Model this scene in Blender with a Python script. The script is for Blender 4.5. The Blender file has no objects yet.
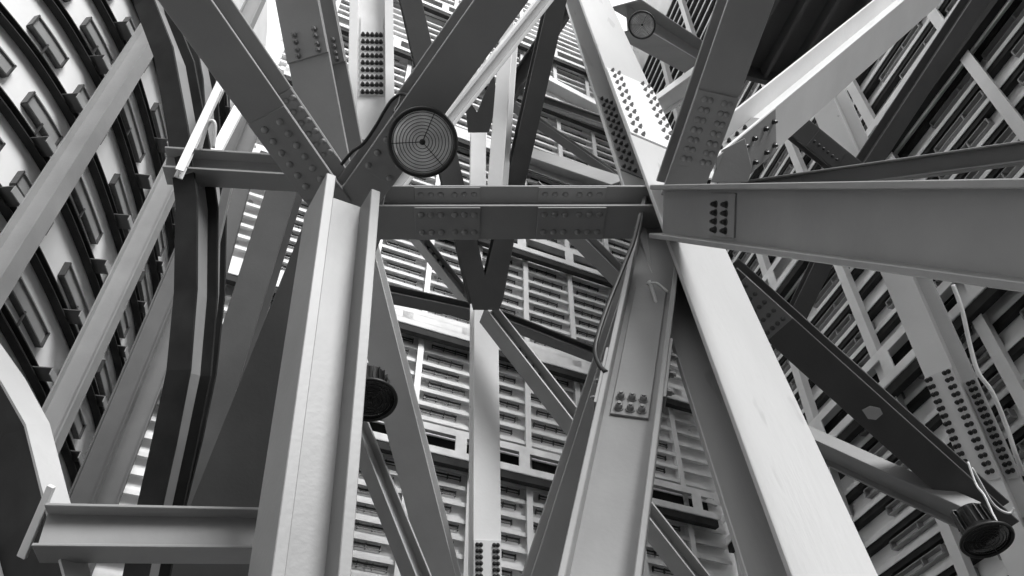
import bpy, bmesh, math, random
from mathutils import Vector, Matrix
random.seed(7)
SC = bpy.context.scene
COL = SC.collection
# ---------------------------------------------------------------- camera, sky, lights, exposure
cam = bpy.data.cameras.new('camera'); cam.sensor_width = 36.0; cam.lens = 796.0/1024*36; cam.clip_end = 300
camo = bpy.data.objects.new('camera', cam); COL.objects.link(camo)
camo.location = (0, 0, 1.6); camo.rotation_euler = (math.radians(90+44), 0, 0)
SC.camera = camo
SC.view_settings.view_transform = 'Standard'; SC.view_settings.look = 'None'
SC.view_settings.gamma = 1.0; SC.view_settings.use_curve_mapping = False
SC.view_settings.exposure = 0.12
W = bpy.data.worlds.new('sky'); SC.world = W; W.use_nodes = True
nt = W.node_tree; nt.nodes.clear()
wo = nt.nodes.new('ShaderNodeOutputWorld'); bg = nt.nodes.new('ShaderNodeBackground')
tc = nt.nodes.new('ShaderNodeTexCoord'); sp = nt.nodes.new('ShaderNodeSeparateXYZ'); rp = nt.nodes.new('ShaderNodeValToRGB')
rp.color_ramp.elements[0].position = 0.05; rp.color_ramp.elements[0].color = (.01, .01, .01, 1)
rp.color_ramp.elements[1].position = 0.6; rp.color_ramp.elements[1].color = (1, 1, 1, 1)
nt.links.new(tc.outputs['Generated'], sp.inputs[0]); nt.links.new(sp.outputs['Z'], rp.inputs[0])
nt.links.new(rp.outputs[0], bg.inputs[0]); nt.links.new(bg.outputs[0], wo.inputs[0]); bg.inputs[1].default_value = 1.35
def area(name, loc, target, sx, sy, power):
    l = bpy.data.lights.new(name, 'AREA'); l.shape = 'RECTANGLE'; l.size = sx; l.size_y = sy; l.energy = power
    o = bpy.data.objects.new(name, l); COL.objects.link(o); o.location = loc
    d = Vector(target)-Vector(loc); o.rotation_euler = d.to_track_quat('-Z', 'Y').to_euler(); return o
def sun(name, direction, strength, ang):
    l = bpy.data.lights.new(name, 'SUN'); l.energy = strength; l.angle = math.radians(ang)
    o = bpy.data.objects.new(name, l); COL.objects.link(o); o.location = (0, 0, 40)
    o.rotation_euler = Vector(direction).to_track_quat('-Z', 'Y').to_euler(); return o

sun('overcast_sun', (-.48, .65, -.6), 3.8, 25)


# ---------------------------------------------------------------- materials (all black-and-white paint, metal and glass)
def mat(name, c, rough=.5, metal=0, var=.12, scale=3, bump=.0, spots=None, stretch=(1, 1, 1), spec=.5):
    m = bpy.data.materials.new(name); m.use_nodes = True; n = m.node_tree; b = n.nodes['Principled BSDF']
    b.inputs['Roughness'].default_value = rough; b.inputs['Metallic'].default_value = metal
    b.inputs['Specular IOR Level'].default_value = spec
    t = n.nodes.new('ShaderNodeTexCoord'); mp = n.nodes.new('ShaderNodeMapping'); mp.inputs['Scale'].default_value = stretch
    no = n.nodes.new('ShaderNodeTexNoise'); no.inputs['Scale'].default_value = scale; no.inputs['Detail'].default_value = 6
    r = n.nodes.new('ShaderNodeValToRGB')
    lo, hi = c*(1-var), min(1, c*(1+var))
    r.color_ramp.elements[0].position = .3; r.color_ramp.elements[0].color = (lo, lo, lo, 1)
    r.color_ramp.elements[1].position = .7; r.color_ramp.elements[1].color = (hi, hi, hi, 1)
    n.links.new(t.outputs['Object'], mp.inputs[0]); n.links.new(mp.outputs[0], no.inputs['Vector']); n.links.new(no.outputs[0], r.inputs[0])
    out = r.outputs[0]
    if spots:      # small dark specks and scuffs with a shape of their own
        n2 = n.nodes.new('ShaderNodeTexNoise'); n2.inputs['Scale'].default_value = spots[0]; n2.inputs['Detail'].default_value = 3
        n.links.new(mp.outputs[0], n2.inputs['Vector'])
        r2 = n.nodes.new('ShaderNodeValToRGB'); r2.color_ramp.elements[0].position = spots[1]; r2.color_ramp.elements[0].color = (0, 0, 0, 1)
        r2.color_ramp.elements[1].position = spots[1]+.03; r2.color_ramp.elements[1].color = (1, 1, 1, 1)
        mx = n.nodes.new('ShaderNodeMix'); mx.data_type = 'RGBA'; s = spots[2]
        n.links.new(n2.outputs[0], r2.inputs[0]); n.links.new(r2.outputs[0], mx.inputs[0])
        n.links.new(out, mx.inputs[6]); mx.inputs[7].default_value = (s, s, s, 1); out = mx.outputs[2]
    n.links.new(out, b.inputs['Base Color'])
    if bump:
        bp = n.nodes.new('ShaderNodeBump'); bp.inputs['Strength'].default_value = bump; bp.inputs['Distance'].default_value = .01
        n3 = n.nodes.new('ShaderNodeTexNoise'); n3.inputs['Scale'].default_value = scale*14; n3.inputs['Detail'].default_value = 4
        n.links.new(mp.outputs[0], n3.inputs['Vector']); n.links.new(n3.outputs[0], bp.inputs['Height']); n.links.new(bp.outputs[0], b.inputs['Normal'])
    return m
MT = {
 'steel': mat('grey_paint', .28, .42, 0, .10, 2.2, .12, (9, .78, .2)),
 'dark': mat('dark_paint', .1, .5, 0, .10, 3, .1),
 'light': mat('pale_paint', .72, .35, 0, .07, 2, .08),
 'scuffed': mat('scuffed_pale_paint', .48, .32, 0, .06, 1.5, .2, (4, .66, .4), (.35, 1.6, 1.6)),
 'white': mat('white_paint', .85, .3, 0, .05, 1.5, .15, (5, .73, .6)),
 'wall': mat('cladding_sheet', .82, .6, 0, .16, 1.1, .1, (3.5, .68, .45)),
 'wallw': mat('white_cladding_sheet', .85, .6, 0, .1, 1.1, .1),
 'railw': mat('white_rail_paint', .8, .5, 0, .12, 3),
 'rail': mat('cladding_rail_paint', .75, .5, 0, .15, 3),
 'rib': mat('rib_steel_and_shade_black', .03, .6, 0, .3, 4, 0, None, (1, 1, 1), .15),  # real dark ribs, also painted shade on bent girders and under ladder girders
 'bolt': mat('bolt_steel', .22, .35, .4, .15, 30),
 'boltd': mat('dark_bolt_steel', .07, .35, .5, .2, 30),
 'black': mat('black_rubber', .015, .45, 0, .2, 10),
 'housing': mat('lamp_housing_metal', .06, .3, .8, .2, 12),
 'lens': mat('lamp_glass', .85, .12, .0, .35, 5, 0, None, (1, 1, 1), .8),
 'lensd': mat('dark_lamp_glass', .02, .06, .0, .3, 5, 0, None, (1, 1, 1), .8),
 'conc': mat('floor_concrete', .04, .8, 0, .15, .8, .2),
}
# ---------------------------------------------------------------- mesh helpers
def finish(name, bm, m, parent=None, bev=0, smooth=False):
    me = bpy.data.meshes.new(name); bmesh.ops.recalc_face_normals(bm, faces=bm.faces[:]); bm.to_mesh(me); bm.free()
    me.materials.append(MT[m] if isinstance(m, str) else m)
    if smooth:
        for p in me.polygons: p.use_smooth = True
    o = bpy.data.objects.new(name, me); COL.objects.link(o)
    if bev:
        b = o.modifiers.new('edge', 'BEVEL'); b.width = bev; b.segments = 1; b.limit_method = 'ANGLE'
    if parent: o.parent = parent
    return o
def hexa(bm, c8):
    v = [bm.verts.new(p) for p in c8]
    for f in ((0,1,2,3),(7,6,5,4),(0,4,5,1),(1,5,6,2),(2,6,7,3),(3,7,4,0)): bm.faces.new([v[i] for i in f])
def obox(bm, c, ax, ay, az, sx, sy, sz):
    c, ax, ay, az = map(Vector, (c, ax, ay, az)); x, y, z = ax*sx/2, ay*sy/2, az*sz/2
    hexa(bm, [c-x-y-z, c+x-y-z, c+x+y-z, c-x+y-z, c-x-y+z, c+x-y+z, c+x+y+z, c-x+y+z])
def prism(bm, pts, n, th):
    n = Vector(n).normalized()*th; a = [bm.verts.new(Vector(p)) for p in pts]; b = [bm.verts.new(Vector(p)+n) for p in pts]
    bm.faces.new(a); bm.faces.new(b[::-1]); k = len(pts)
    for i in range(k): bm.faces.new((a[i], b[i], b[(i+1) % k], a[(i+1) % k]))
def tube(bm, pts, r, seg=8):
    pts = [Vector(p) for p in pts]; rings = []; ref = Vector((0.3, 0.2, 1)).normalized()
    for i, p in enumerate(pts):
        t = (pts[min(i+1, len(pts)-1)]-pts[max(i-1, 0)]).normalized(); u = t.cross(ref).normalized(); w = t.cross(u)
        rings.append([bm.verts.new(p+r*(u*math.cos(2*math.pi*k/seg)+w*math.sin(2*math.pi*k/seg))) for k in range(seg)])
    for a, b in zip(rings, rings[1:]):
        for k in range(seg): bm.faces.new((a[k], a[(k+1) % seg], b[(k+1) % seg], b[k]))
    bm.faces.new(rings[0][::-1]); bm.faces.new(rings[-1])
def smoothline(pts, n=6):
    pts = [Vector(p) for p in pts]; out = []
    for i in range(len(pts)-1):
        p0, p1, p2, p3 = pts[max(i-1, 0)], pts[i], pts[i+1], pts[min(i+2, len(pts)-1)]
        for k in range(n):
            t = k/n; out.append(.5*((2*p1)+(p2-p0)*t+(2*p0-5*p1+4*p2-p3)*t*t+(3*p1-p0-3*p2+p3)*t**3))
    return out+[pts[-1]]
def lathe(bm, prof, seg=40, mtx=Matrix.Identity(4), cap=True):
    rings = []
    for r, z in prof: rings.append([bm.verts.new(mtx @ Vector((r*math.cos(2*math.pi*k/seg), r*math.sin(2*math.pi*k/seg), z))) for k in range(seg)])
    for a, b in zip(rings, rings[1:]):
        for k in range(seg): bm.faces.new((a[k], a[(k+1) % seg], b[(k+1) % seg], b[k]))
    if cap: bm.faces.new(rings[0][::-1]); bm.faces.new(rings[-1])
def torus(bm, R, r, z=0, seg=48, s2=8):
    rings = []
    for i in range(seg):
        a = 2*math.pi*i/seg
        rings.append([bm.verts.new(((R+r*math.cos(2*math.pi*j/s2))*math.cos(a), (R+r*math.cos(2*math.pi*j/s2))*math.sin(a), z+r*math.sin(2*math.pi*j/s2))) for j in range(s2)])
    for i in range(seg):
        a, b = rings[i], rings[(i+1) % seg]
        for j in range(s2): bm.faces.new((a[j], b[j], b[(j+1) % s2], a[(j+1) % s2]))
def tag(o, label, cat, group=None, kind=None):
    if label: o['label'] = label
    if cat: o['category'] = cat
    if group: o['group'] = group
    if kind: o['kind'] = kind
    return o
def thing(name, label, cat, loc=(0, 0, 0), group=None):
    o = bpy.data.objects.new(name, None); COL.objects.link(o); o.location = loc; o.empty_display_size = .1
    return tag(o, label, cat, group)
def frame(o, x, y, z, loc):
    m = Matrix((x, y, z)).transposed().to_4x4(); m.translation = Vector(loc); o.matrix_world = m
def bolt_mesh(r, hgt, m):
    bm = bmesh.new(); lathe(bm, [(r*1.25, 0), (r*1.25, hgt*.18), (r*1.2, hgt*.2)], 12)
    lathe(bm, [(r, hgt*.18), (r, hgt*.8), (r*.8, hgt)], 6); lathe(bm, [(r*.5, hgt*.95), (r*.5, hgt*1.35)], 8)
    me = bpy.data.meshes.new('bolt'); bm.to_mesh(me); bm.free(); me.materials.append(MT[m]); return me
def dome_mesh(r, hgt, m):
    bm = bmesh.new(); lathe(bm, [(r*1.2, 0), (r*1.15, hgt*.4), (r*.8, hgt*.8), (r*.3, hgt)], 12)
    me = bpy.data.meshes.new('bolt'); bm.to_mesh(me); bm.free(); me.materials.append(MT[m])
    for p in me.polygons: p.use_smooth = True
    return me
BM = {}
def bolt_for(kind, r, m):
    k = (kind, round(r, 4), m)
    if k not in BM: BM[k] = bolt_mesh(r, r*1.5, m) if kind == 'hex' else dome_mesh(r, r*.9, m)
    return BM[k]

# ---------------------------------------------------------------- the setting
def structure(name, bm, m): o = finish(name, bm, m); o['kind'] = 'structure'; return o
bm = bmesh.new(); obox(bm, (0, 4, -.1), (1,0,0), (0,1,0), (0,0,1), 30, 30, .2); structure('floor', bm, 'conc')
FN, FA, FP = Vector((-.407, .914, 0)).normalized(), Vector((.914, .407, 0)).normalized(), 11.0
RN, RA, RP = Vector((.966, .26, 0)).normalized(), Vector((-.26, .966, 0)).normalized(), 7.5
UPV = Vector((0, 0, 1))
def far(s, z, off=0): return FN*(FP-off)+FA*s+UPV*z       # off = distance out from the wall into the room
def rgt(s, z, off=0): return RN*(RP-off)+RA*s+UPV*z
HT = 27.5
# far wall with two roof-light openings near its top
cuts_s = [-1.6, 2.05, 2.75, 5.85, 6.5, 10.0]; cuts_z = [0, 22.6, 23.6, 25.7, 26.9, HT]
holes = {(1, 1), (3, 3)}
bm = bmesh.new()
for i in range(5):
    for j in range(5):
        if (i, j) in holes: continue
        s0, s1, z0, z1 = cuts_s[i], cuts_s[i+1], cuts_z[j], cuts_z[j+1]
        obox(bm, far((s0+s1)/2, (z0+z1)/2, -.1), FA, FN, UPV, s1-s0, .2, z1-z0)
structure('wall_back', bm, 'wall')
for k, (s0, s1, z0, z1) in enumerate(((2.05, 2.75, 22.6, 23.6), (5.85, 6.5, 25.7, 26.9))):
    bm = bmesh.new()
    for a, b, w_, h_ in (((s0+s1)/2, z0, s1-s0, .06), ((s0+s1)/2, z1, s1-s0, .06), (s0, (z0+z1)/2, .06, z1-z0), (s1, (z0+z1)/2, .06, z1-z0)):
        obox(bm, far(a, b, -.05), FA, FN, UPV, w_, .14, h_)
    structure('window_%d' % (k+1), bm, 'light')
bm = bmesh.new(); obox(bm, rgt(5.3, HT/2, -.1), RA, RN, UPV, 13.7, .2, HT); structure('wall_right', bm, 'wallw')
# bulging left wall
LC = smoothline([(-7.6, -5, 0), (-7.2, -2, 0), (-6.6, .6, 0), (-5.75, 2.4, 0), (-5.2, 3.8, 0), (-5.0, 4.6, 0), (-4.95, 5.5, 0), (-5.1, 7.0, 0), (-5.4, 8.6, 0), (-5.9, 10.2, 0)], 12)
LN = []
for i in range(len(LC)):
    t = (LC[min(i+1, len(LC)-1)]-LC[max(i-1, 0)]).normalized(); LN.append(Vector((t.y, -t.x, 0)))   # into the room
def sweep(bm, prof, idx, z, off):      # prof: closed list (outward, up)
    rings = [[bm.verts.new(LC[i]+LN[i]*(off+a)+UPV*(z+b)) for a, b in prof] for i in idx]; k = len(prof)
    for a, b in zip(rings, rings[1:]):
        for j in range(k): bm.faces.new((a[j], a[(j+1) % k], b[(j+1) % k], b[j]))
    bm.faces.new(rings[0][::-1]); bm.faces.new(rings[-1])
ALL = list(range(len(LC)))
bm = bmesh.new(); sweep(bm, [(-.1, 0), (0, 0), (0, 18), (-.1, 18)], ALL, 0, 0); structure('wall_left', bm, 'wallw')

# ---- far and right wall cladding
def rail_on(fn, A, N, z, s0, s1, lab, grp, clips, name='cladding_rail', deep=False):
    c = fn((s0+s1)/2, z, 0); r = thing(name, lab, 'cladding rail', c, grp); inv = -c
    def place(o): o.location = -c; o.parent = r; return o
    bm = bmesh.new()
    obox(bm, fn((s0+s1)/2, z, .065), A, N, UPV, s1-s0, .13, .018); obox(bm, fn((s0+s1)/2, z-.03, .125), A, N, UPV, s1-s0, .012, .06)
    obox(bm, fn((s0+s1)/2, z+.05, .012), A, N, UPV, s1-s0, .02, .1)
    place(finish('rail_angle', bm, 'railw' if deep else 'rail'))
    if deep:
        bm = bmesh.new(); obox(bm, fn((s0+s1)/2, z-.075, .06), A, N, UPV, s1-s0, .10, .12); place(finish('channel', bm, 'rib'))
    for cs, cw in clips:
        bm = bmesh.new(); zc = z-.105
        if deep:
            zc = z-.23
            for q in (-.055, .055): obox(bm, fn(cs, zc+q, .05), A, N, UPV, cw*1.6, .09, .014)
            for q in (-.5, -.1, .5): obox(bm, fn(cs+q*cw*1.6, zc, .05), A, N, UPV, .02, .09, .11)
            place(finish('pocket_frame', bm, 'steel')); continue
        obox(bm, fn(cs, zc-.035, .05), A, N, UPV, cw, .012, .012); obox(bm, fn(cs, zc+.03, .03), A, N, UPV, cw, .02, .02)
        for q in (-.5, -.17, .17, .5): obox(bm, fn(cs+q*(cw-.02), zc, .035), A, N, UPV, .01, .05, .09)
        place(finish('clip_frame', bm, 'boltd'))
    return r
MS = [5.13+1.06*k for k in range(-5, 4)]
nrow = 0
for k in range(80):
    z = 3.62+.29*k
    if z > 26.5: break
    clips = [] if z > 26 else [(m+.46+.14*((k*7+i*3) % 3)/2, .7) for i, m in enumerate(MS[:-1]) if (z < 25)]
    if k > 60: clips = clips[::2]
    rail_on(far, FA, FN, z, -1.0, 9.15, 'thin horizontal rail with small clip frames across the far cladding wall', 'horizontal rails of the far cladding wall', clips)
def ladder_on(fn, A, N, z, s0, s1, step, lab, grp=None, solid=False, pm='rail'):
    hh = .13 if solid else .2
    c = fn((s0+s1)/2, z, 0); r = thing('ladder_girder', lab, 'girder', c, grp)
    def place(o): o.location = -c; o.parent = r; return o
    L = s1-s0; m = (s0+s1)/2
    for dz in (-hh, hh):
        bm = bmesh.new(); obox(bm, fn(m, z+dz, .40), A, N, UPV, L, .02, .12); obox(bm, fn(m, z+dz+(.06 if dz > 0 else -.06), .28), A, N, UPV, L, .25, .02)
        place(finish('chord', bm, pm))
    if solid:
        bm = bmesh.new(); obox(bm, fn(m, z, .40), A, N, UPV, L, .02, .16); place(finish('web', bm, pm))
    n = int(L/step)
    for i in range(n+1):
        bm = bmesh.new(); obox(bm, fn(s0+i*step, z, .40), A, N, UPV, .2, .02, .28 if not solid else .14); place(finish('rung', bm, pm))
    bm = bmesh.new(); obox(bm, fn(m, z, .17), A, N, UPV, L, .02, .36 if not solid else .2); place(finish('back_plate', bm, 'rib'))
    bm = bmesh.new(); obox(bm, fn(m, z-hh-.14, .33), A, N, UPV, L, .12, .13); place(finish('soffit_shade', bm, 'rib'))  # dark strip added to stand for the shade under the girder
    return r
for z, sol, lab in ((8.85, False, 'pale ladder girder with dark openings, lowest on the far cladding wall'),
                    (11.3, True, 'pale solid faced girder crossing the far cladding wall above the lowest ladder girder'),
                    (14.3, False, 'pale ladder girder with dark slots just under the bolted horizontal beam'),
                    (17.4, True, 'solid faced girder of the far wall hidden partly by the bolted beam'),
                    (20.3, False, 'pale ladder girder high on the far wall between the dark struts'),
                    (23.1, False, 'topmost pale ladder girder of the far cladding wall')):
    ladder_on(far, FA, FN, z, -.8, 8.8, 1.15, lab, None, sol)
def mull(fn, A, N, s, z0, z1, lab, grp, w=.11, off=.2):
    bm = bmesh.new(); c = fn(s, z0, off)
    obox(bm, Vector((0, 0, (z1-z0)/2)), A, N, UPV, w, .012, z1-z0)
    obox(bm, Vector((0, 0, (z1-z0)/2))+N*.09, A, N, UPV, .012, .18, z1-z0)
    o = finish('mullion', bm, 'light'); o.location = c; return tag(o, lab, 'mullion', grp)
for s in MS: mull(far, FA, FN, s, 0, HT-.3, 'slim pale upright mullion on the far cladding wall', 'mullions of the far cladding wall')
RMS = [-.6, 1.1, 2.3, 3.7, 5.4, 7.1, 8.8, 10.3, 11.7]
for k in range(58):
    z = 2.9+.42*k
    if z > 24: break
    clips = [(a+.55+.3*((k*5+i) % 3)/2, .6) for i, a in enumerate(RMS[1:-1]) if z < 19]
    rail_on(rgt, RA, RN, z, -.8, 12.0, 'thin horizontal rail with clip frames on the side wall facing the bright column', 'horizontal rails of the side cladding wall', clips, deep=True)
for z, lab in ((8.35, 'lower ladder girder of the side wall, seen beside the pale bolted column'), (11.55, 'ladder girder with black openings sweeping up the side wall above the long horizontal girder'), (15.2, 'high ladder girder of the side wall, behind the crossing diagonals')):
    ladder_on(rgt, RA, RN, z, -.8, 11.8, .85, lab, None, False, 'railw')
for s in RMS: mull(rgt, RA, RN, s, 0, 25, 'pale upright mullion on the side wall behind the bolted column', 'mullions of the side cladding wall', .16, .3)

# ---- left wall ribs, pockets, mullions and brackets
ZL = [1.91+.8*k for k in range(16)]
for z in ZL:
    c = LC[20]+UPV*z; r = thing('wall_rib', 'dark curved horizontal rib following the bulging side wall', 'rib', c, 'curved ribs of the bulging wall')
    bm = bmesh.new(); sweep(bm, [(0, -.055), (.1, -.055), (.1, -.04), (.0, -.04)], ALL, z, .02)
    o = finish('rib_flange', bm, 'rib', r, 0, False); o.location = -c
    bm = bmesh.new(); sweep(bm, [(0, .04), (.1, .04), (.1, .055), (.0, .055)], ALL, z, .02)
    o = finish('rib_flange', bm, 'rib', r); o.location = -c
    bm = bmesh.new(); sweep(bm, [(.02, -.04), (.035, -.04), (.035, .04), (.02, .04)], ALL, z, .02)
    o = finish('rib_web', bm, 'steel', r); o.location = -c
for j, z in enumerate(ZL):
    for q, i0 in enumerate(range(46+(j % 2)*6, len(LC)-8, 13)):
        i1 = i0+8; c = LC[i0]+UPV*(z+.38)
        r = thing('stiffener_pocket', 'small open box stiffener fixed between two curved ribs', 'stiffener', c, 'stiffener boxes between the curved ribs')
        idx = list(range(i0, i1+1))
        bm = bmesh.new(); sweep(bm, [(0, -.11), (.07, -.11), (.07, -.095), (0, -.095)], idx, z+.38, .0); o = finish('edge_strip', bm, 'boltd', r); o.location = -c
        bm = bmesh.new(); sweep(bm, [(0, .085), (.07, .085), (.07, .1), (0, .1)], idx, z+.38, .0); o = finish('edge_strip', bm, 'steel', r); o.location = -c
        bm = bmesh.new(); sweep(bm, [(.03, -.06), (.045, -.06), (.045, .085), (.03, .085)], idx, z+.38, .0); o = finish('back_strip', bm, 'steel', r); o.location = -c
        for i in (i0, i1):
            bm = bmesh.new(); t = Vector((-LN[i].y, LN[i].x, 0)); obox(bm, LC[i]+LN[i]*.04+UPV*(z+.38), t, LN[i], UPV, .02, .07, .2); o = finish('end_plate', bm, 'boltd', r); o.location = -c
        bm = bmesh.new(); i = i0+4; obox(bm, LC[i]+LN[i]*.06+UPV*(z+.19), LN[i], Vector((-LN[i].y, LN[i].x, 0)), UPV, .02, .02, .24); o = finish('stud', bm, 'boltd', r); o.location = -c
def near_i(y): return min(range(len(LC)), key=lambda i: abs(LC[i].y-y))
def wall_mullion(x, y, w, lab, zz=15.5):
    t = thing('wall_mullion', lab, 'mullion', (x, y, 0)); i = near_i(y); n = LN[i]; a = Vector((-n.y, n.x, 0))
    for nm, cx, cy, sx, sy in (('front_flange', 0, 0, w, .02), ('rear_flange', 0, -.26, w, .02), ('web', 0, -.13, .02, .24)):
        bm = bmesh.new(); obox(bm, a*cx+n*cy+UPV*zz/2, a, n, UPV, sx, sy, zz); finish(nm, bm, 'steel' if w > .13 else 'dark', t)  # narrow mullions get dark paint as painted shade
    return n, a
LM = ((-4.4, 4.95, .17, 'broad pale upright mullion of the bulging wall above the pale bent girder'),
      (-4.5, 6.75, .16, 'pale upright mullion running from the short beam down to the pale bent girder'),
      (-4.85, 8.35, .12, 'shaded upright mullion of the bulging wall beside the dark bent girder'),
      (-5.0, 9.15, .1, 'narrow shaded mullion nearly hidden behind the dark bent girder'))
for x, y, w_, lab in LM:
    n, a = wall_mullion(x, y, w_, lab); i = near_i(y)
    for z in ZL[3:]:
        c = Vector((x, y, z)) - n*.27; d = (LC[i]-Vector((x, y, 0))).dot(-n)-.2
        L_ = max(.12, d); t = thing('rib_bracket', 'short dark bracket tying a curved rib to an upright mullion', 'bracket', c, 'brackets between ribs and mullions')
        bm = bmesh.new(); obox(bm, -n*L_/2+a*-.12, a, n, UPV, .24, L_, .012); finish('bracket_plate', bm, 'dark', t)
        bm = bmesh.new(); obox(bm, a*-.12-UPV*.04, a, n, UPV, .24, .012, .09); finish('bracket_web', bm, 'steel', t)

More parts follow.
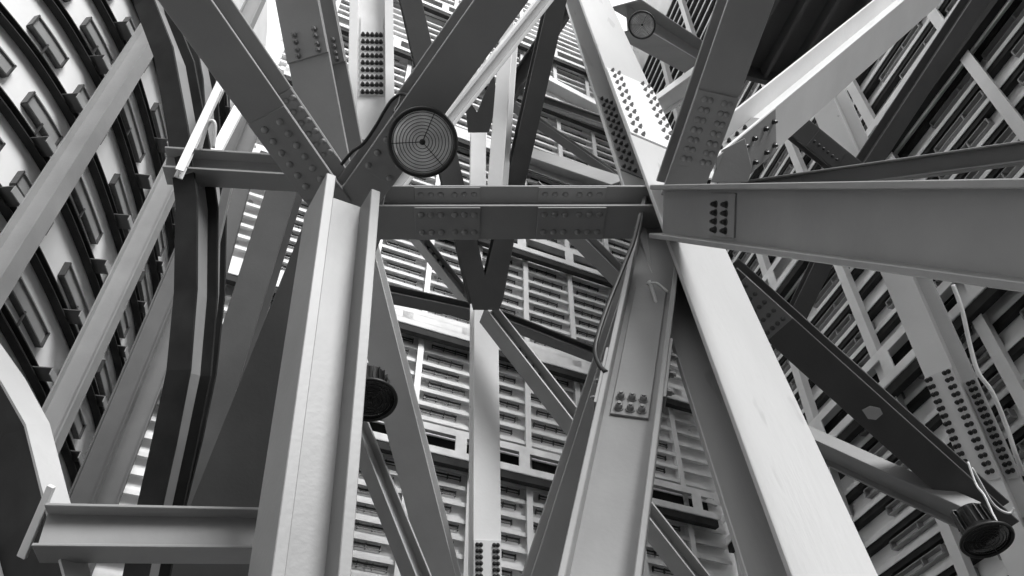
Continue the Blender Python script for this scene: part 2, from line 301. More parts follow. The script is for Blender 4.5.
# ---------------------------------------------------------------- steel members
MEM = {'M1': ((-0.852, 3.32, 2.165), (-1.0, 3.023, 5.213), (0.505, -0.861, -0.059), (0.862, 0.499, 0.091), 0.387, 0.324, 0.055),
 'M2': ((-1.188, 3.442, 5.77), (-1.981, 1.778, 6.014), (0.898, -0.401, 0.181), (0.11, -0.195, -0.975), 0.256, 0.338, 0.025),
 'M3': ((-1.074, 3.447, 5.778), (0.175, 1.858, 6.212), (0.79, 0.611, -0.037), (0.1, -0.189, -0.977), 0.258, 0.302, 0.025),
 'M3b': ((-1.014, 4.173, 6.688), (0.453, 3.385, 8.905), (0.453, -0.702, -0.549), (0.718, 0.653, -0.243), 0.178, 0.123, 0.03),
 'M5': ((-0.93, 3.532, 5.723), (1.084, 3.611, 5.821), (0.035, -0.996, 0.081), (-0.051, 0.079, 0.996), 0.281, 0.247, 0.02),
 'M6': ((-2.654, 3.739, 6.515), (-1.503, 3.97, 6.691), (0.233, -0.92, -0.314), (-0.075, -0.339, 0.938), 0.25, 0.19, 0.02),
 'M7': ((-2.303, 3.639, 3.447), (-0.948, 3.961, 3.587), (0.233, -0.972, -0.022), (-0.093, -0.045, 0.995), 0.199, 0.221, 0.016),
 'M14': ((1.251, 2.989, 2.079), (0.85, 4.731, 12.076), (0.91, 0.414, -0.036), (0.413, -0.894, 0.172), 0.474, 0.26, 0.03),
 'M15': ((0.167, 2.865, 2.191), (1.144, 3.759, 6.174), (-0.03, -0.974, 0.226), (0.972, -0.081, -0.22), 0.3, 0.304, 0.028),
 'M15b': ((-0.046, 4.25, 2.885), (1.105, 4.377, 6.458), (0.906, 0.298, -0.302), (0.293, -0.954, -0.06), 0.153, 0.291, 0.02),
 'M16': ((1.123, 3.432, 5.827), (1.415, 2.096, 6.159), (0.978, 0.199, -0.06), (-0.01, -0.243, -0.97), 0.267, 0.249, 0.025),
 'M18': ((1.328, 3.509, 6.084), (4.105, 3.569, 9.206), (-0.202, -0.959, 0.198), (-0.719, 0.282, 0.635), 0.35, 0.272, 0.02),
 'M19': ((0.945, 3.214, 5.361), (1.837, 0.796, 2.38), (-0.974, -0.142, -0.177), (-0.001, -0.777, 0.63), 0.202, 0.326, 0.03),
 'M20': ((1.44, 4.109, 6.571), (4.915, 2.527, 5.491), (-0.476, -0.616, -0.628), (-0.083, -0.679, 0.729), 0.189, 0.144, 0.015),
 'M21': ((1.609, 4.246, 5.842), (3.643, 5.488, 4.482), (0.603, -0.773, 0.196), (-0.295, -0.444, -0.846), 0.257, 0.279, 0.02),
 'M22': ((2.369, 5.712, 5.399), (3.347, 5.293, 4.398), (0.727, 0.065, 0.683), (-0.151, -0.956, 0.252), 0.128, 0.228, 0.02),
 'M23': ((5.488, 8.075, 5.008), (4.351, 6.049, 11.334), (0.489, -0.852, -0.185), (-0.856, -0.428, -0.291), 0.351, 0.42, 0.03),
 'M24': ((-0.243, 7.861, 3.8), (-0.33, 6.773, 8.009), (0.975, 0.207, 0.074), (0.219, -0.946, -0.24), 0.281, 0.279, 0.02),
 'M24R': ((-0.261, 6.279, 7.484), (0.499, 3.721, 9.635), (0.961, 0.278, -0.009), (0.168, -0.605, -0.778), 0.193, 0.24, 0.02),
 'M24L': ((-0.352, 6.29, 7.468), (-1.163, 3.912, 10.051), (0.965, -0.048, 0.259), (0.136, -0.75, -0.647), 0.227, 0.222, 0.02),
 'M25': ((-0.16, 5.2, 7.709), (-0.018, 4.39, 10.072), (0.973, -0.193, -0.125), (-0.223, -0.926, -0.304), 0.155, 0.235, 0.02),
 'M24b': ((-0.41, 6.163, 8.75), (-0.44, 5.96, 10.296), (0.995, 0.099, 0.032), (0.102, -0.987, -0.127), 0.192, 0.198, 0.02),
 'M26a': ((-1.551, 6.883, 8.171), (-0.415, 8.085, 8.928), (0.669, -0.728, 0.152), (-0.403, -0.183, 0.896), 0.19, 0.146, 0.02),
 'M26b': ((-0.237, 6.999, 7.914), (1.222, 7.814, 7.87), (0.467, -0.849, -0.248), (0.143, -0.204, 0.968), 0.203, 0.114, 0.02),
 'M27': ((-0.269, 6.413, 7.419), (2.239, 7.224, 3.91), (0.259, -0.965, -0.038), (0.779, 0.186, 0.599), 0.253, 0.15, 0.02),
 'M28': ((-1.565, 6.216, 9.181), (-0.525, 8.547, 9.392), (0.798, -0.309, -0.518), (0.446, -0.276, 0.851), 0.2, 0.133, 0.015),
 'M29': ((0.238, 6.205, 9.293), (1.71, 7.173, 8.156), (0.466, -0.874, -0.141), (0.539, 0.154, 0.828), 0.215, 0.162, 0.015),
 'M30': ((-1.549, 4.833, 7.401), (-0.655, 8.188, 5.013), (0.977, -0.165, 0.134), (0.014, -0.582, -0.813), 0.316, 0.322, 0.02),
 'M31': ((-1.964, 6.923, 7.064), (-0.758, 6.933, 4.49), (0.366, -0.915, 0.168), (0.828, 0.403, 0.389), 0.257, 0.151, 0.02),
 'M32': ((-1.338, 4.139, 6.526), (-1.699, 2.904, 7.879), (0.952, -0.305, -0.025), (-0.238, -0.685, -0.689), 0.356, 0.335, 0.025),
 'M33': ((-3.074, 6.851, 5.162), (-2.449, 5.461, 8.502), (0.978, 0.178, -0.109), (0.12, -0.908, -0.401), 0.321, 0.31, 0.02),
 'M34': ((-2.514, 6.271, 4.111), (-1.264, 4.166, 6.656), (0.92, 0.361, -0.153), (0.169, -0.717, -0.676), 0.591, 0.397, 0.03),
 'M35': ((-1.552, 5.206, 8.883), (-1.741, 4.449, 11.247), (0.123, -0.948, -0.294), (0.99, 0.094, 0.109), 0.398, 0.511, 0.1),
 'MP': ((-0.208, 6.063, 11.182), (1.972, 7.902, 11.306), (0.619, -0.75, 0.232), (-0.182, 0.15, 0.972), 0.121, 0.189, 0.02),
 'MQ': ((-0.011, 6.003, 11.189), (1.746, 6.357, 10.642), (-0.075, -0.71, -0.7), (0.34, -0.678, 0.652), 0.231, 0.116, 0.02),
 'MR': ((0.064, 6.63, 10.576), (1.202, 5.574, 8.491), (-0.88, -0.012, -0.474), (-0.183, -0.914, 0.363), 0.235, 0.201, 0.02),
 'MS': ((0.242, 6.13, 11.811), (1.478, 6.345, 10.95), (-0.462, -0.436, -0.772), (0.356, -0.888, 0.289), 0.225, 0.182, 0.02),
 'MS2': ((-0.212, 5.963, 10.53), (0.737, 4.978, 11.598), (-0.069, -0.763, -0.643), (0.835, 0.309, -0.456), 0.201, 0.196, 0.02),
 'M36': ((1.613, 5.403, 12.107), (3.696, 7.753, 14.729), (0.856, -0.416, -0.308), (-0.09, -0.705, 0.703), 0.466, 0.404, 0.02),
 'M36b': ((1.947, 6.397, 11.243), (2.379, 4.611, 9.596), (-0.621, 0.444, -0.645), (-0.764, -0.528, 0.372), 0.263, 0.238, 0.02),
 'M37': ((4.2, 5.951, 9.262), (5.761, 4.326, 10.965), (0.825, 0.482, -0.295), (0.121, -0.661, -0.741), 0.2, 0.293, 0.02),
 'M43': ((3.499, 8.004, 8.248), (4.369, 6.517, 9.517), (0.912, 0.272, -0.307), (-0.052, -0.666, -0.745), 0.225, 0.212, 0.02),
 'M44': ((2.996, 4.875, 8.673), (3.594, 5.218, 8.336), (0.626, -0.575, 0.527), (-0.017, -0.686, -0.728), 0.243, 0.184, 0.02),
 'MU': ((-2.468, 3.657, 6.301), (-2.378, 3.519, 7.371), (0.904, 0.427, -0.022), (0.419, -0.895, -0.151), 0.062, 0.1, 0.012),
 'MV': ((-2.846, 4.569, 7.53), (-2.789, 4.603, 8.898), (0.887, 0.459, -0.048), (0.46, -0.888, 0.003), 0.098, 0.135, 0.012),
 'MW': ((-3.214, 6.336, 5.995), (-2.502, 4.378, 7.296), (0.936, 0.351, 0.016), (0.199, -0.491, -0.848), 0.07, 0.153, 0.012),
 'MX': ((-3.493, 7.024, 5.842), (-3.239, 5.996, 9.41), (0.927, 0.373, 0.041), (0.369, -0.886, -0.281), 0.177, 0.264, 0.02)}
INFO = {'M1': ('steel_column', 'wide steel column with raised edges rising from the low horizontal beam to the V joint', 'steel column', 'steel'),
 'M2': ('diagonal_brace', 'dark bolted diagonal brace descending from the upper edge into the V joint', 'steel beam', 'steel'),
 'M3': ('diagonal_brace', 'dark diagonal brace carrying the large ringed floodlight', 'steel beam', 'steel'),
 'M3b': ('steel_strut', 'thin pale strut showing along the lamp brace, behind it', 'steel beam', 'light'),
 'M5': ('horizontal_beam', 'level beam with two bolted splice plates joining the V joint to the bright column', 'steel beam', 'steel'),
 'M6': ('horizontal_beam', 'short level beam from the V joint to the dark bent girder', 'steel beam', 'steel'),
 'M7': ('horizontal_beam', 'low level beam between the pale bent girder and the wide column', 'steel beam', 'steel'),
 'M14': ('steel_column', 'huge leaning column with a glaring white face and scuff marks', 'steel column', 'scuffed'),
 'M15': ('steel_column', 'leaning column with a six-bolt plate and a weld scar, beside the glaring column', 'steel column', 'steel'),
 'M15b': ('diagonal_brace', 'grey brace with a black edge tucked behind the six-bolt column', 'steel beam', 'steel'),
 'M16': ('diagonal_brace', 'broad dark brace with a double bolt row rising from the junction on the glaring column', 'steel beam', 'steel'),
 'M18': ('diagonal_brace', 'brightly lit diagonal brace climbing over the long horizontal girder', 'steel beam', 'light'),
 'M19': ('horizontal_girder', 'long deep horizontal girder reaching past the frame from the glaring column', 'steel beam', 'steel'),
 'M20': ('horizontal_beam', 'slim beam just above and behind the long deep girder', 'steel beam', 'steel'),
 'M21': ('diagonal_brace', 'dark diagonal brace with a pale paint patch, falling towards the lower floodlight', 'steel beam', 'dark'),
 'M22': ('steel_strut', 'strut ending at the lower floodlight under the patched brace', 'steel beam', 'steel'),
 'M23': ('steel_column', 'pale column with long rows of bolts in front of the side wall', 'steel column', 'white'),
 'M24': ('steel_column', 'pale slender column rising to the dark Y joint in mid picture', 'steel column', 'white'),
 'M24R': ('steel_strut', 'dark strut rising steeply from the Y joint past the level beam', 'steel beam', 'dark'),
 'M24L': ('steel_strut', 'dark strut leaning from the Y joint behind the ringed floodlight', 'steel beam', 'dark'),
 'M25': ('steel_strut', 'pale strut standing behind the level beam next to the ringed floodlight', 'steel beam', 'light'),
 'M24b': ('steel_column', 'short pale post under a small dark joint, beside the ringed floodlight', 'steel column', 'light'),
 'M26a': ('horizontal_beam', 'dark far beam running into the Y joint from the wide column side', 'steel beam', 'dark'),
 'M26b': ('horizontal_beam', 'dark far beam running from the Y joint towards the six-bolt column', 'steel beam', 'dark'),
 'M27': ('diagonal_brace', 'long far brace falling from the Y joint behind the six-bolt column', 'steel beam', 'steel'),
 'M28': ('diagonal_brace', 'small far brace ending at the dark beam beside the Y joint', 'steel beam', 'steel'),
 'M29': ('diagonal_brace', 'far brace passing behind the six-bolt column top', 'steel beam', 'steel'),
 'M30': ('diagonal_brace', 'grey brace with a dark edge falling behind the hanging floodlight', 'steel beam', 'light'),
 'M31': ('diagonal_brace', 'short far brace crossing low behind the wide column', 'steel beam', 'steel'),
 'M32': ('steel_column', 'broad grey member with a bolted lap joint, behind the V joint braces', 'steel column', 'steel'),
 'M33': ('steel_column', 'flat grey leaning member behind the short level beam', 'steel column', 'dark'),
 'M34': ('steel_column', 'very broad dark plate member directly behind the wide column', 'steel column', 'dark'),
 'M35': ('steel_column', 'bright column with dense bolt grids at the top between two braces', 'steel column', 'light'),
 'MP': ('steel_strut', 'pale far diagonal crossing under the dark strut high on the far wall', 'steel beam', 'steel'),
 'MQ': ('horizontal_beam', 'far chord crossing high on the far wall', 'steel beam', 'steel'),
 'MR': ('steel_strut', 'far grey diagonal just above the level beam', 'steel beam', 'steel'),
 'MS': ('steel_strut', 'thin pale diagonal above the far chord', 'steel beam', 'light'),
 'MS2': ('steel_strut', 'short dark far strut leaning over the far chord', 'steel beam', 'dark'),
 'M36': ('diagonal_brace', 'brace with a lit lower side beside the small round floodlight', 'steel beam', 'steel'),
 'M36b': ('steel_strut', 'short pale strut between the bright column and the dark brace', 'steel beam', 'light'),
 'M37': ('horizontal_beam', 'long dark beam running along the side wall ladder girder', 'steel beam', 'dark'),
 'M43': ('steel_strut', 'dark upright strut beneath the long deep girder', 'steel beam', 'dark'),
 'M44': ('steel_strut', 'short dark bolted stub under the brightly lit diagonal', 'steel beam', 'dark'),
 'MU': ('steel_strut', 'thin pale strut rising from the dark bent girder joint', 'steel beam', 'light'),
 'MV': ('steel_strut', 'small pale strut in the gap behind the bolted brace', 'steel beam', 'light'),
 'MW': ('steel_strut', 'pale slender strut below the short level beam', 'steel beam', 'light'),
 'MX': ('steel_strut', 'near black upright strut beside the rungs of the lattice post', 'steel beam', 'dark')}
ROOT = {}
def member(key):
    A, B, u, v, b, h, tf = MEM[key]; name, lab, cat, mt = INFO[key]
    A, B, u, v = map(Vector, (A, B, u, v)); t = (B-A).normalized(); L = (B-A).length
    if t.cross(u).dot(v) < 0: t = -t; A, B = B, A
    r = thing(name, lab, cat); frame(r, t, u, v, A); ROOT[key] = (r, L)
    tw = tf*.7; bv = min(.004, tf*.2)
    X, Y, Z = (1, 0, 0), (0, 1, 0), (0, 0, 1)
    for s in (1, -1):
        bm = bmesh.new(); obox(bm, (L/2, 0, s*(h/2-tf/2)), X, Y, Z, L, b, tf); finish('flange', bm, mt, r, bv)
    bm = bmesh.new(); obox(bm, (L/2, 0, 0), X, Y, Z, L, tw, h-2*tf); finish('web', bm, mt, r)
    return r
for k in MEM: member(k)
# splice plates with their bolts: (member, face, x0, x1, y0, y1, columns, rows, bolt radius, kind, plate thickness, bolt material)
SPL = [('M2', 'v+', (-1.507, 2.772, 5.868), (-1.251, 3.311, 5.789), -1, 1, [0.12, 0.266, 0.412, 0.558, 0.704, 0.85], [0.27, 0.7], 0.019, 'dome', 0.012, 'steel', 'steel'),
 ('M2', 'v-i', (-1.503, 2.781, 5.867), (-1.276, 3.259, 5.797), 0.12, 0.98, [0.1, 0.26, 0.42, 0.58, 0.74, 0.9], [0.35, 0.8], 0.018, 'dome', 0.01, 'steel', 'steel'),
 ('M3', 'v+', (-0.897, 3.221, 5.839), (-0.651, 2.908, 5.925), -1, 1, [0.1, 0.3667, 0.6333, 0.9], [0.2, 0.8], 0.018, 'dome', 0.01, 'steel', 'steel'),
 ('M5', 'v-', (-0.655, 3.542, 5.736), (-0.221, 3.56, 5.757), -0.95, 0.95, [0.1, 0.25, 0.4, 0.61, 0.76, 0.91], [0.25, 0.8], 0.019, 'dome', 0.012, 'steel', 'steel'),
 ('M5', 'v-', (0.162, 3.575, 5.776), (0.62, 3.593, 5.798), -0.95, 0.95, [0.1, 0.25, 0.4, 0.61, 0.76, 0.91], [0.25, 0.8], 0.019, 'dome', 0.012, 'steel', 'steel'),
 ('M5', 'v+i', (-0.665, 3.542, 5.736), (-0.217, 3.56, 5.758), 0.2, 0.98, [0.1, 0.25, 0.4, 0.61, 0.76, 0.91], [0.5], 0.017, 'dome', 0.01, 'steel', 'steel'),
 ('M5', 'v+i', (0.183, 3.576, 5.777), (0.653, 3.594, 5.8), 0.2, 0.98, [0.1, 0.25, 0.4, 0.61, 0.76, 0.91], [0.5], 0.017, 'dome', 0.01, 'steel', 'steel'),
 ('M16', 'v+', (1.276, 2.732, 6.001), (1.172, 3.206, 5.883), -1, 1, [0.1, 0.2333, 0.3667, 0.5, 0.6333, 0.7667, 0.9], [0.22, 0.36, 0.7, 0.84], 0.017, 'dome', 0.012, 'steel', 'steel'),
 ('M14', 'v+', (1.013, 4.021, 8.004), (1.067, 3.789, 6.669), -1, 1, [0.03, 0.1344, 0.2389, 0.3433, 0.4478, 0.5522, 0.6567, 0.7611, 0.8656, 0.97], [0.1, 0.24, 0.76, 0.9], 0.016, 'hex', 0.015, 'bolt',
  'white'),
 ('M14', 'v-i', (1.018, 4.001, 7.887), (1.074, 3.757, 6.485), -0.95, -0.1, [0.04, 0.1422, 0.2444, 0.3467, 0.4489, 0.5511, 0.6533, 0.7556, 0.8578, 0.96], [0.15, 0.4, 0.65], 0.015, 'hex', 0.01, 'boltd',
  'steel'),
 ('M15', 'w+', (0.839, 3.48, 4.931), (0.57, 3.234, 3.833), -0.75, 0.75, [0.89, 0.96], [0.2, 0.5, 0.8], 0.02, 'hex', 0.014, 'steel', 'steel'),
 ('M15', 'v+', (0.687, 3.341, 4.312), (0.577, 3.24, 3.86), 0.3, 1, [0.2, 0.5, 0.8], [0.5], 0.018, 'hex', 0.014, 'bolt', 'steel'),
 ('M15', 'v-', (0.653, 3.31, 4.173), (0.552, 3.217, 3.76), 0.3, 1, [0.2, 0.5, 0.8], [0.5], 0.014, 'hex', 0.014, 'bolt', 'steel'),
 ('M18', 'v-', (1.328, 3.509, 6.084), (1.88, 3.521, 6.704), -1, 1, [0.3, 0.45, 0.6, 0.8, 0.95], [0.2, 0.75], 0.017, 'hex', 0.012, 'boltd', 'steel'),
 ('M18', 'w+', (1.444, 3.511, 6.214), (1.959, 3.523, 6.793), -0.95, 0.95, [0.3, 0.45, 0.6, 0.75], [0.2, 0.45, 0.8], 0.015, 'hex', 0.01, 'boltd', 'steel'),
 ('M19', 'w+', (1.086, 2.831, 4.888), (1.15, 2.657, 4.674), -0.85, 0.85, [0.3, 0.7], [0.15, 0.35, 0.55, 0.75], 0.016, 'hex', 0.012, 'boltd', 'steel'),
 ('M20', 'w+', (1.62, 4.027, 6.516), (2.183, 3.771, 6.34), -0.85, 0.85, [0.1, 0.26, 0.42, 0.58, 0.74, 0.9], [0.5], 0.014, 'dome', 0.01, 'steel', 'steel'),
 ('M21', 'v+', (1.677, 4.288, 5.797), (2.013, 4.493, 5.572), -1, 1, [0.1, 0.3, 0.5, 0.7, 0.9], [0.2, 0.4, 0.6, 0.8], 0.015, 'dome', 0.01, 'dark', 'steel'),
 ('M23', 'v+', (5.074, 7.338, 7.31), (5.289, 7.72, 6.117), -1, 1, [0.03, 0.0992, 0.1685, 0.2377, 0.3069, 0.3762, 0.4454, 0.5146, 0.5838, 0.6531, 0.7223, 0.7915, 0.8608, 0.93], [0.08, 0.2, 0.72, 0.86],
  0.022, 'hex', 0.02, 'boltd', 'light'),
 ('M23', 'v-i', (5.095, 7.375, 7.194), (5.289, 7.72, 6.117), 0.12, 0.98, [0.03, 0.0992, 0.1685, 0.2377, 0.3069, 0.3762, 0.4454, 0.5146, 0.5838, 0.6531, 0.7223, 0.7915, 0.8608, 0.93], [0.4, 0.75],
  0.022, 'hex', 0.02, 'boltd', 'light'),
 ('M24', 'v+', (-0.274, 7.477, 5.283), (-0.264, 7.594, 4.833), -0.98, 0.98, [0.1, 0.225, 0.35, 0.475, 0.6, 0.725, 0.85], [0.13, 0.26, 0.74, 0.87], 0.017, 'hex', 0.01, 'boltd', 'light'),
 ('M32', 'v+', (-1.685, 2.951, 7.827), (-1.564, 3.368, 7.371), -1, 1, [0.68, 0.77, 0.87, 0.95], [0.3, 0.8], 0.02, 'hex', 0.02, 'bolt', 'steel'),
 ('M32', 'v-i', (-1.699, 2.904, 7.879), (-1.565, 3.362, 7.377), 0.12, 0.98, [0.72, 0.8, 0.88, 0.95], [0.6], 0.02, 'hex', 0.02, 'bolt', 'steel'),
 ('M35', 'w+', (-1.689, 4.659, 10.592), (-1.598, 5.021, 9.459), -0.85, 0.85, [0.25, 0.34, 0.43, 0.52, 0.61, 0.7, 0.79, 0.88, 0.97], [0.12, 0.32, 0.52, 0.72, 0.9], 0.022, 'hex', 0.02, 'boltd',
  'light'),
 ('M28', 'w+', (-1.154, 7.138, 9.264), (-0.939, 7.621, 9.308), -0.9, 0.9, [0.1, 0.3667, 0.6333, 0.9], [0.35, 0.7], 0.016, 'hex', 0.01, 'boltd', 'steel'),
 ('M27', 'w+', (0.033, 6.511, 6.998), (0.284, 6.592, 6.646), -0.9, 0.9, [0.1, 0.3667, 0.6333, 0.9], [0.35, 0.7], 0.014, 'hex', 0.01, 'boltd', 'steel'),
 ('M44', 'v+', (3.15, 4.963, 8.587), (3.444, 5.132, 8.421), -0.9, 0.9, [0.1, 0.26, 0.42, 0.58, 0.74, 0.9], [0.4], 0.014, 'dome', 0.01, 'boltd', 'dark')]
for key, face, A0, A1, c0, c1, xs, ys, br, kind, th, bmt, pm in SPL:
    r, L = ROOT[key]; A, B, u, v, b, h, tf = MEM[key]; tf_ = tf
    rm = r.matrix_world
    x0, x1 = (rm.inverted() @ Vector(A0)).x, (rm.inverted() @ Vector(A1)).x
    if face[0] == 'v':
        s = 1 if face[1] == '+' else -1; base = s*h/2; N, Yv = Vector((0, 0, s)), Vector((0, 1, 0)); half = b/2
        if len(face) > 2: base -= s*tf; N = -N           # inner side of the flange
    else:
        s = 1 if face[1] == '+' else -1; base = s*tf*.35; N, Yv = Vector((0, s, 0)), Vector((0, 0, 1)); half = h/2-tf
    y0, y1 = c0*half, c1*half; o0 = (Vector((0, 0, base)) if face[0] == 'v' else Vector((0, base, 0)))
    X = Vector((1, 0, 0))
    bm = bmesh.new(); obox(bm, o0+X*(x0+x1)/2+Yv*(y0+y1)/2+N*th/2, X, Yv, N, abs(x1-x0), abs(y1-y0), th); pl = finish('splice_plate', bm, pm, r, .002)
    me = bolt_for(kind, br, bmt)
    for fx in xs:
        for fy in ys:
            bo = bpy.data.objects.new('bolt', me); COL.objects.link(bo); bo.parent = pl
            m = Matrix((X, N.cross(X), N)).transposed().to_4x4(); m.translation = o0+X*(x0+(x1-x0)*fx)+Yv*(y0+(y1-y0)*fy)+N*th; bo.matrix_local = m
# ---- plates traced as real plates with thickness
PLATES = [('gusset_plate', 'dark gusset plate at the V joint above the wide column', 'plate',
  [(-1.516, 3.225, 5.847), (-1.132, 3.326, 5.742), (-0.742, 3.018, 6.061), (-0.854, 3.4, 5.666), (-0.872, 3.479, 5.627), (-0.932, 3.526, 5.579), (-1.198, 3.47, 5.636), (-1.231, 3.368, 5.699),
   (-1.404, 3.363, 5.704)],
  (0.0, 0.719, 0.695), 0.03, 'steel'),
 ('gusset_plate', 'dark Y-shaped plate where two struts meet the slender pale column', 'plate',
  [(-0.653, 5.494, 7.974), (-0.442, 5.494, 7.974), (-0.284, 5.94, 7.512), (-0.126, 5.494, 7.974), (0.074, 5.494, 7.974), (-0.095, 6.116, 7.33), (-0.137, 6.189, 7.255), (-0.411, 6.189, 7.255)],
  (0.0, 0.719, 0.695), 0.04, 'dark'),
 ('gusset_plate', 'small dark notched plate on the short pale post beside the ringed lamp', 'plate',
  [(-0.561, 5.099, 9.708), (-0.409, 5.261, 9.539), (-0.21, 4.937, 9.876), (-0.175, 5.164, 9.64), (-0.269, 5.424, 9.371), (-0.514, 5.424, 9.371)], (0.0, 0.719, 0.695), 0.04, 'dark'),
 ('paint_patch', 'pale worn paint patch on the dark falling brace', 'paint mark',
  [(2.55, 4.79, 4.99), (2.609, 4.769, 5.011), (2.681, 4.78, 5.0), (2.703, 4.81, 4.969), (2.652, 4.84, 4.937), (2.594, 4.835, 4.942)], (0.0, 0.719, 0.695), 0.002, 'steel'),
 ('gusset_plate', 'pale triangular plate at the foot of the brightly lit diagonal', 'plate',
  [(1.375, 3.448, 5.947), (1.451, 3.294, 6.107), (1.61, 3.236, 6.166), (1.658, 3.38, 6.017), (1.631, 3.448, 5.947)], (0.0, 0.719, 0.695), 0.02, 'steel'),
 ('end_plate', 'bolted pale end plate joining the low beam to the pale bent girder', 'plate', [(-2.337, 3.565, 3.667), (-2.307, 3.576, 3.656), (-2.452, 3.827, 3.395), (-2.492, 3.813, 3.41)],
  (0.0, 0.719, 0.695), 0.03, 'light')]
for name, lab, cat, pts, n, th, mt in PLATES:
    c = sum((Vector(p) for p in pts), Vector())/len(pts)
    bm = bmesh.new(); prism(bm, [Vector(p)-c for p in pts], n, th); o = finish(name, bm, mt, None, .003); o.location = c; tag(o, lab, cat)
# ---- bent girders
BENT = [('bent_girder', 'bent girder with flanges blackened as shade, running beside the bulging wall past the short level beam', 'girder',
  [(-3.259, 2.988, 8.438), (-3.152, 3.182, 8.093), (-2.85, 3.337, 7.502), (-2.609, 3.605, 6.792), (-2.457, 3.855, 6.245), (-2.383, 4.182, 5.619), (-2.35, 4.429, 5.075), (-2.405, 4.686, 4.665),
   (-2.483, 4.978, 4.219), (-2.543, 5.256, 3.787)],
  0.19, 0.26, 0.02, (-0.25, -0.719, -0.695), ('rib', 'steel')),  # near-black flanges are deep shade put into the colour
 ('bent_girder', 'slimmer bent girder with shade-black flanges and a pale inner side, behind the larger one', 'girder',
  [(-3.369, 3.551, 9.727), (-3.256, 3.953, 9.022), (-3.087, 4.195, 8.484), (-2.969, 4.485, 7.896), (-2.845, 4.755, 7.329), (-2.786, 5.192, 6.589), (-2.788, 5.536, 5.944), (-2.836, 5.794, 5.39),
   (-2.963, 6.176, 4.85)],
  0.13, 0.22, 0.02, (-0.3, -0.719, -0.695), ('rib', 'steel')),  # flanges again coloured as shade, web in plain grey paint
 ('bent_girder', 'pale bent girder curving down to the bolted end of the low beam', 'girder',
  [(-3.306, 3.317, 4.787), (-3.019, 3.402, 4.555), (-2.753, 3.522, 4.287), (-2.561, 3.604, 4.059), (-2.349, 3.686, 3.685), (-2.126, 3.782, 3.298), (-2.005, 3.901, 3.031)], 0.13, 0.55, 0.02,
  (1.0, -0.568, -0.132), ('scuffed', 'rib'))]  # black web paints in the shadow of the recess between the flanges
for name, lab, cat, pts, b, h, tf, vh, mt in BENT:
    pts = smoothline(pts, 3) if False else [Vector(p) for p in pts]
    c = pts[-1].copy(); r = thing(name, lab, cat, c); vh = Vector(vh)
    secs = []
    for i, p in enumerate(pts):
        t = (pts[min(i+1, len(pts)-1)]-pts[max(i-1, 0)]).normalized(); v = (vh-t*vh.dot(t)).normalized(); u = t.cross(v); secs.append((p-c, u, v))
    def run(nm, u0, u1, v0, v1):
        bm = bmesh.new(); rings = [[bm.verts.new(p+u*a+v*d) for a, d in ((u0, v0), (u1, v0), (u1, v1), (u0, v1))] for p, u, v in secs]
        for a, d in zip(rings, rings[1:]):
            for j in range(4): bm.faces.new((a[j], a[(j+1) % 4], d[(j+1) % 4], d[j]))
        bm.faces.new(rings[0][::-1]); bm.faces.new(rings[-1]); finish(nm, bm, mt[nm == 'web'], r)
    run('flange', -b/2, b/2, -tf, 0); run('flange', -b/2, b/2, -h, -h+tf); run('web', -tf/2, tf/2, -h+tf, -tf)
# ---- cables and pipes
TUBES = [('power_cable', 'black cable running up the lamp brace to the ringed floodlight', 'cable',
  [(-1.106, 3.152, 5.75), (-1.035, 3.093, 5.81), (-0.958, 3.053, 5.852), (-0.875, 2.959, 5.906), (-0.82, 2.885, 5.954), (-0.769, 2.832, 6.009), (-0.705, 2.805, 6.037), (-0.647, 2.795, 5.975),
   (-0.616, 2.811, 5.887)],
  0.011, 'black'),
 ('power_cable', 'short black cable looping at the back of the ringed floodlight', 'cable', [(-0.718, 2.814, 6.028), (-0.723, 2.822, 5.948), (-0.741, 2.829, 5.869), (-0.678, 2.855, 5.841)], 0.008,
  'black'),
 ('power_cable', 'thick black cable hanging along the outer edge of the six-bolt column', 'cable',
  [(0.804, 3.278, 5.403), (0.736, 3.252, 5.143), (0.636, 3.237, 4.87), (0.531, 3.23, 4.589), (0.454, 3.193, 4.339), (0.428, 3.178, 4.211), (0.442, 3.15, 4.097), (0.466, 3.131, 4.044)], 0.013,
  'black'),
 ('power_cable', 'pale looped cable above the lower floodlight', 'cable',
  [(3.236, 4.908, 4.579), (3.292, 4.976, 4.508), (3.363, 5.064, 4.417), (3.433, 5.113, 4.367), (3.504, 5.128, 4.351), (3.532, 5.103, 4.377)], 0.009, 'light'),
 ('power_cable', 'pale cable clipped along the lower floodlight housing', 'cable', [(3.208, 4.879, 4.61), (3.206, 4.897, 4.446), (3.202, 4.86, 4.341), (3.196, 4.849, 4.209), (3.168, 4.802, 4.113)],
  0.008, 'light'),
 ('conduit', 'thin pale conduit hanging in front of the side wall beside the bolted column', 'pipe',
  [(4.211, 5.447, 6.9), (4.24, 5.539, 6.661), (4.258, 5.691, 6.359), (4.274, 5.786, 6.117), (4.342, 5.833, 5.925), (4.406, 5.956, 5.653), (4.432, 6.056, 5.406), (4.503, 6.178, 5.28)], 0.02, 'light'),
 ('conduit', 'bent pale conduit hook on top of the short level beam', 'pipe',
  [(-2.273, 3.474, 6.352), (-2.252, 3.413, 6.415), (-2.215, 3.342, 6.489), (-2.179, 3.327, 6.504), (-2.164, 3.362, 6.468), (-2.179, 3.464, 6.363)], 0.014, 'light')]
for name, lab, cat, pts, r_, mt in TUBES:
    pts = smoothline(pts, 6); c = pts[0].copy(); bm = bmesh.new(); tube(bm, [p-c for p in pts], r_); o = finish(name, bm, mt, None, 0, True); o.location = c; tag(o, lab, cat)
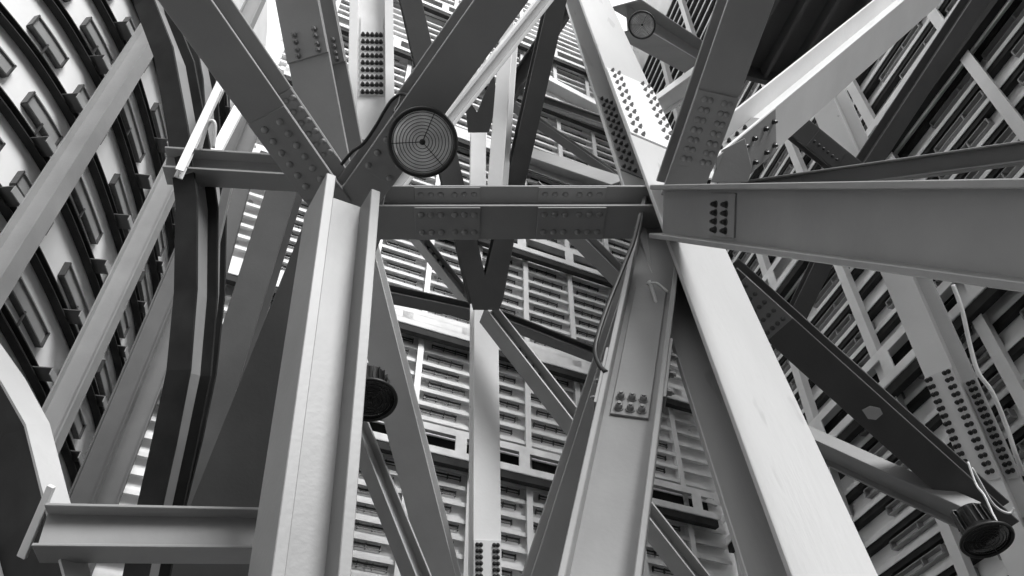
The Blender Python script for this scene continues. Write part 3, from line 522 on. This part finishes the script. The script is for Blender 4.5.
for key, name, pts, r_, mt in [('M15', 'weld_scar', [(0.818, 3.388, 4.93), (0.836, 3.412, 4.862), (0.847, 3.432, 4.783), (0.855, 3.445, 4.654), (0.859, 3.433, 4.523)], 0.012, 'light'),
 ('M15', 'weld_scar', [(0.806, 3.4, 4.917), (0.854, 3.375, 4.9), (0.886, 3.377, 4.869), (0.917, 3.383, 4.834)], 0.008, 'light')]:      # raised marks welded on a member
    rt = ROOT[key][0]; inv = rt.matrix_world.inverted(); bm = bmesh.new(); tube(bm, smoothline([inv @ Vector(p) for p in pts], 4), r_, 6); finish(name, bm, mt, rt, 0, True)
# ---------------------------------------------------------------- lamps
def lamp(lab, loc, face, R, bright, up=(0, 0, 1)):
    t = thing('floodlight', lab, 'lamp'); z = Vector(face).normalized(); x = Vector(up).cross(z).normalized(); y = z.cross(x); frame(t, x, y, z, loc)
    bm = bmesh.new(); lathe(bm, [(R*.2, -R*1.45), (R*.56, -R*1.4), (R*.6, -R*.5), (R*.72, -R*.38), (R*.97, -R*.1), (R*1.0, -.0), (R*.9, 0), (R*.86, -R*.1), (R*.2, -R*.25)], 48, cap=True)
    finish('housing', bm, 'housing', t, 0, True)
    for k in range(18):
        a = 2*math.pi*k/18; d = Vector((math.cos(a), math.sin(a), 0)); bm = bmesh.new()
        obox(bm, d*R*.62+Vector((0, 0, -R*.85)), d, Vector((-d.y, d.x, 0)), (0, 0, 1), R*.14, R*.035, R*.85); finish('cooling_fin', bm, 'housing', t)
    bm = bmesh.new(); torus(bm, R*.965, R*.07, 0, 64, 10); finish('rim', bm, 'black', t, 0, True)
    bm = bmesh.new(); lathe(bm, [(R*.93, -R*.03), (R*.9, .002), (R*.5, R*.035), (R*.05, R*.05)], 48); finish('lens', bm, 'lens' if bright else 'lensd', t, 0, True)
    g = bmesh.new()
    for k in range(1, 9 if bright else 6): torus(g, R*(.1+.095*k if bright else .15*k), R*.009, R*.055-(R*.05*(k/9)**2), 56, 6)
    gd = finish('wire_guard', g, 'black' if bright else 'housing', t, 0, True)
    for k in range(3):
        a = math.radians((184, 68, -48)[k]); d = Vector((math.cos(a), math.sin(a), 0)); bm = bmesh.new()
        tube(bm, [d*R*.08+Vector((0, 0, R*.06)), d*R*.92+Vector((0, 0, R*.02))], R*.011, 6); finish('guard_spoke', bm, 'black', gd)
    bm = bmesh.new(); lathe(bm, [(R*.09, R*.03), (R*.085, R*.09), (R*.03, R*.1)], 16); finish('hub', bm, 'black', t, 0, True)
    bm = bmesh.new()
    obox(bm, (-R*.72, 0, -R*.75), (1,0,0), (0,1,0), (0,0,1), R*.05, R*.25, R*1.3); obox(bm, (R*.72, 0, -R*.75), (1,0,0), (0,1,0), (0,0,1), R*.05, R*.25, R*1.3); obox(bm, (0, 0, -R*1.42), (1,0,0), (0,1,0), (0,0,1), R*1.45, R*.25, R*.06)
    finish('yoke', bm, 'housing', t, .003)
    return t
for a in [('large round floodlight with concentric guard rings fixed to the dark brace', (-0.534, 2.812, 5.526), (0.02, -0.636, -0.781), 0.205, 1, (0, 0, 1)),
 ('small round floodlight high beside the top of the glaring column', (1.666, 4.996, 11.11), (0.05, -0.65, -0.767), 0.175, 1, (0, 0, 1)),
 ('floodlight with ribbed housing hanging just behind the wide column edge', (-0.928, 4.249, 4.686), (0.15, -0.303, -1.126), 0.175, 0, (0, 0, 1)),
 ('dark floodlight with a ribbed housing at the end of the patched brace', (2.924, 4.602, 3.888), (0.0, -0.303, -1.126), 0.158, 0, (0, 0, 1))]: lamp(*a)
# ---- dark platform overhead
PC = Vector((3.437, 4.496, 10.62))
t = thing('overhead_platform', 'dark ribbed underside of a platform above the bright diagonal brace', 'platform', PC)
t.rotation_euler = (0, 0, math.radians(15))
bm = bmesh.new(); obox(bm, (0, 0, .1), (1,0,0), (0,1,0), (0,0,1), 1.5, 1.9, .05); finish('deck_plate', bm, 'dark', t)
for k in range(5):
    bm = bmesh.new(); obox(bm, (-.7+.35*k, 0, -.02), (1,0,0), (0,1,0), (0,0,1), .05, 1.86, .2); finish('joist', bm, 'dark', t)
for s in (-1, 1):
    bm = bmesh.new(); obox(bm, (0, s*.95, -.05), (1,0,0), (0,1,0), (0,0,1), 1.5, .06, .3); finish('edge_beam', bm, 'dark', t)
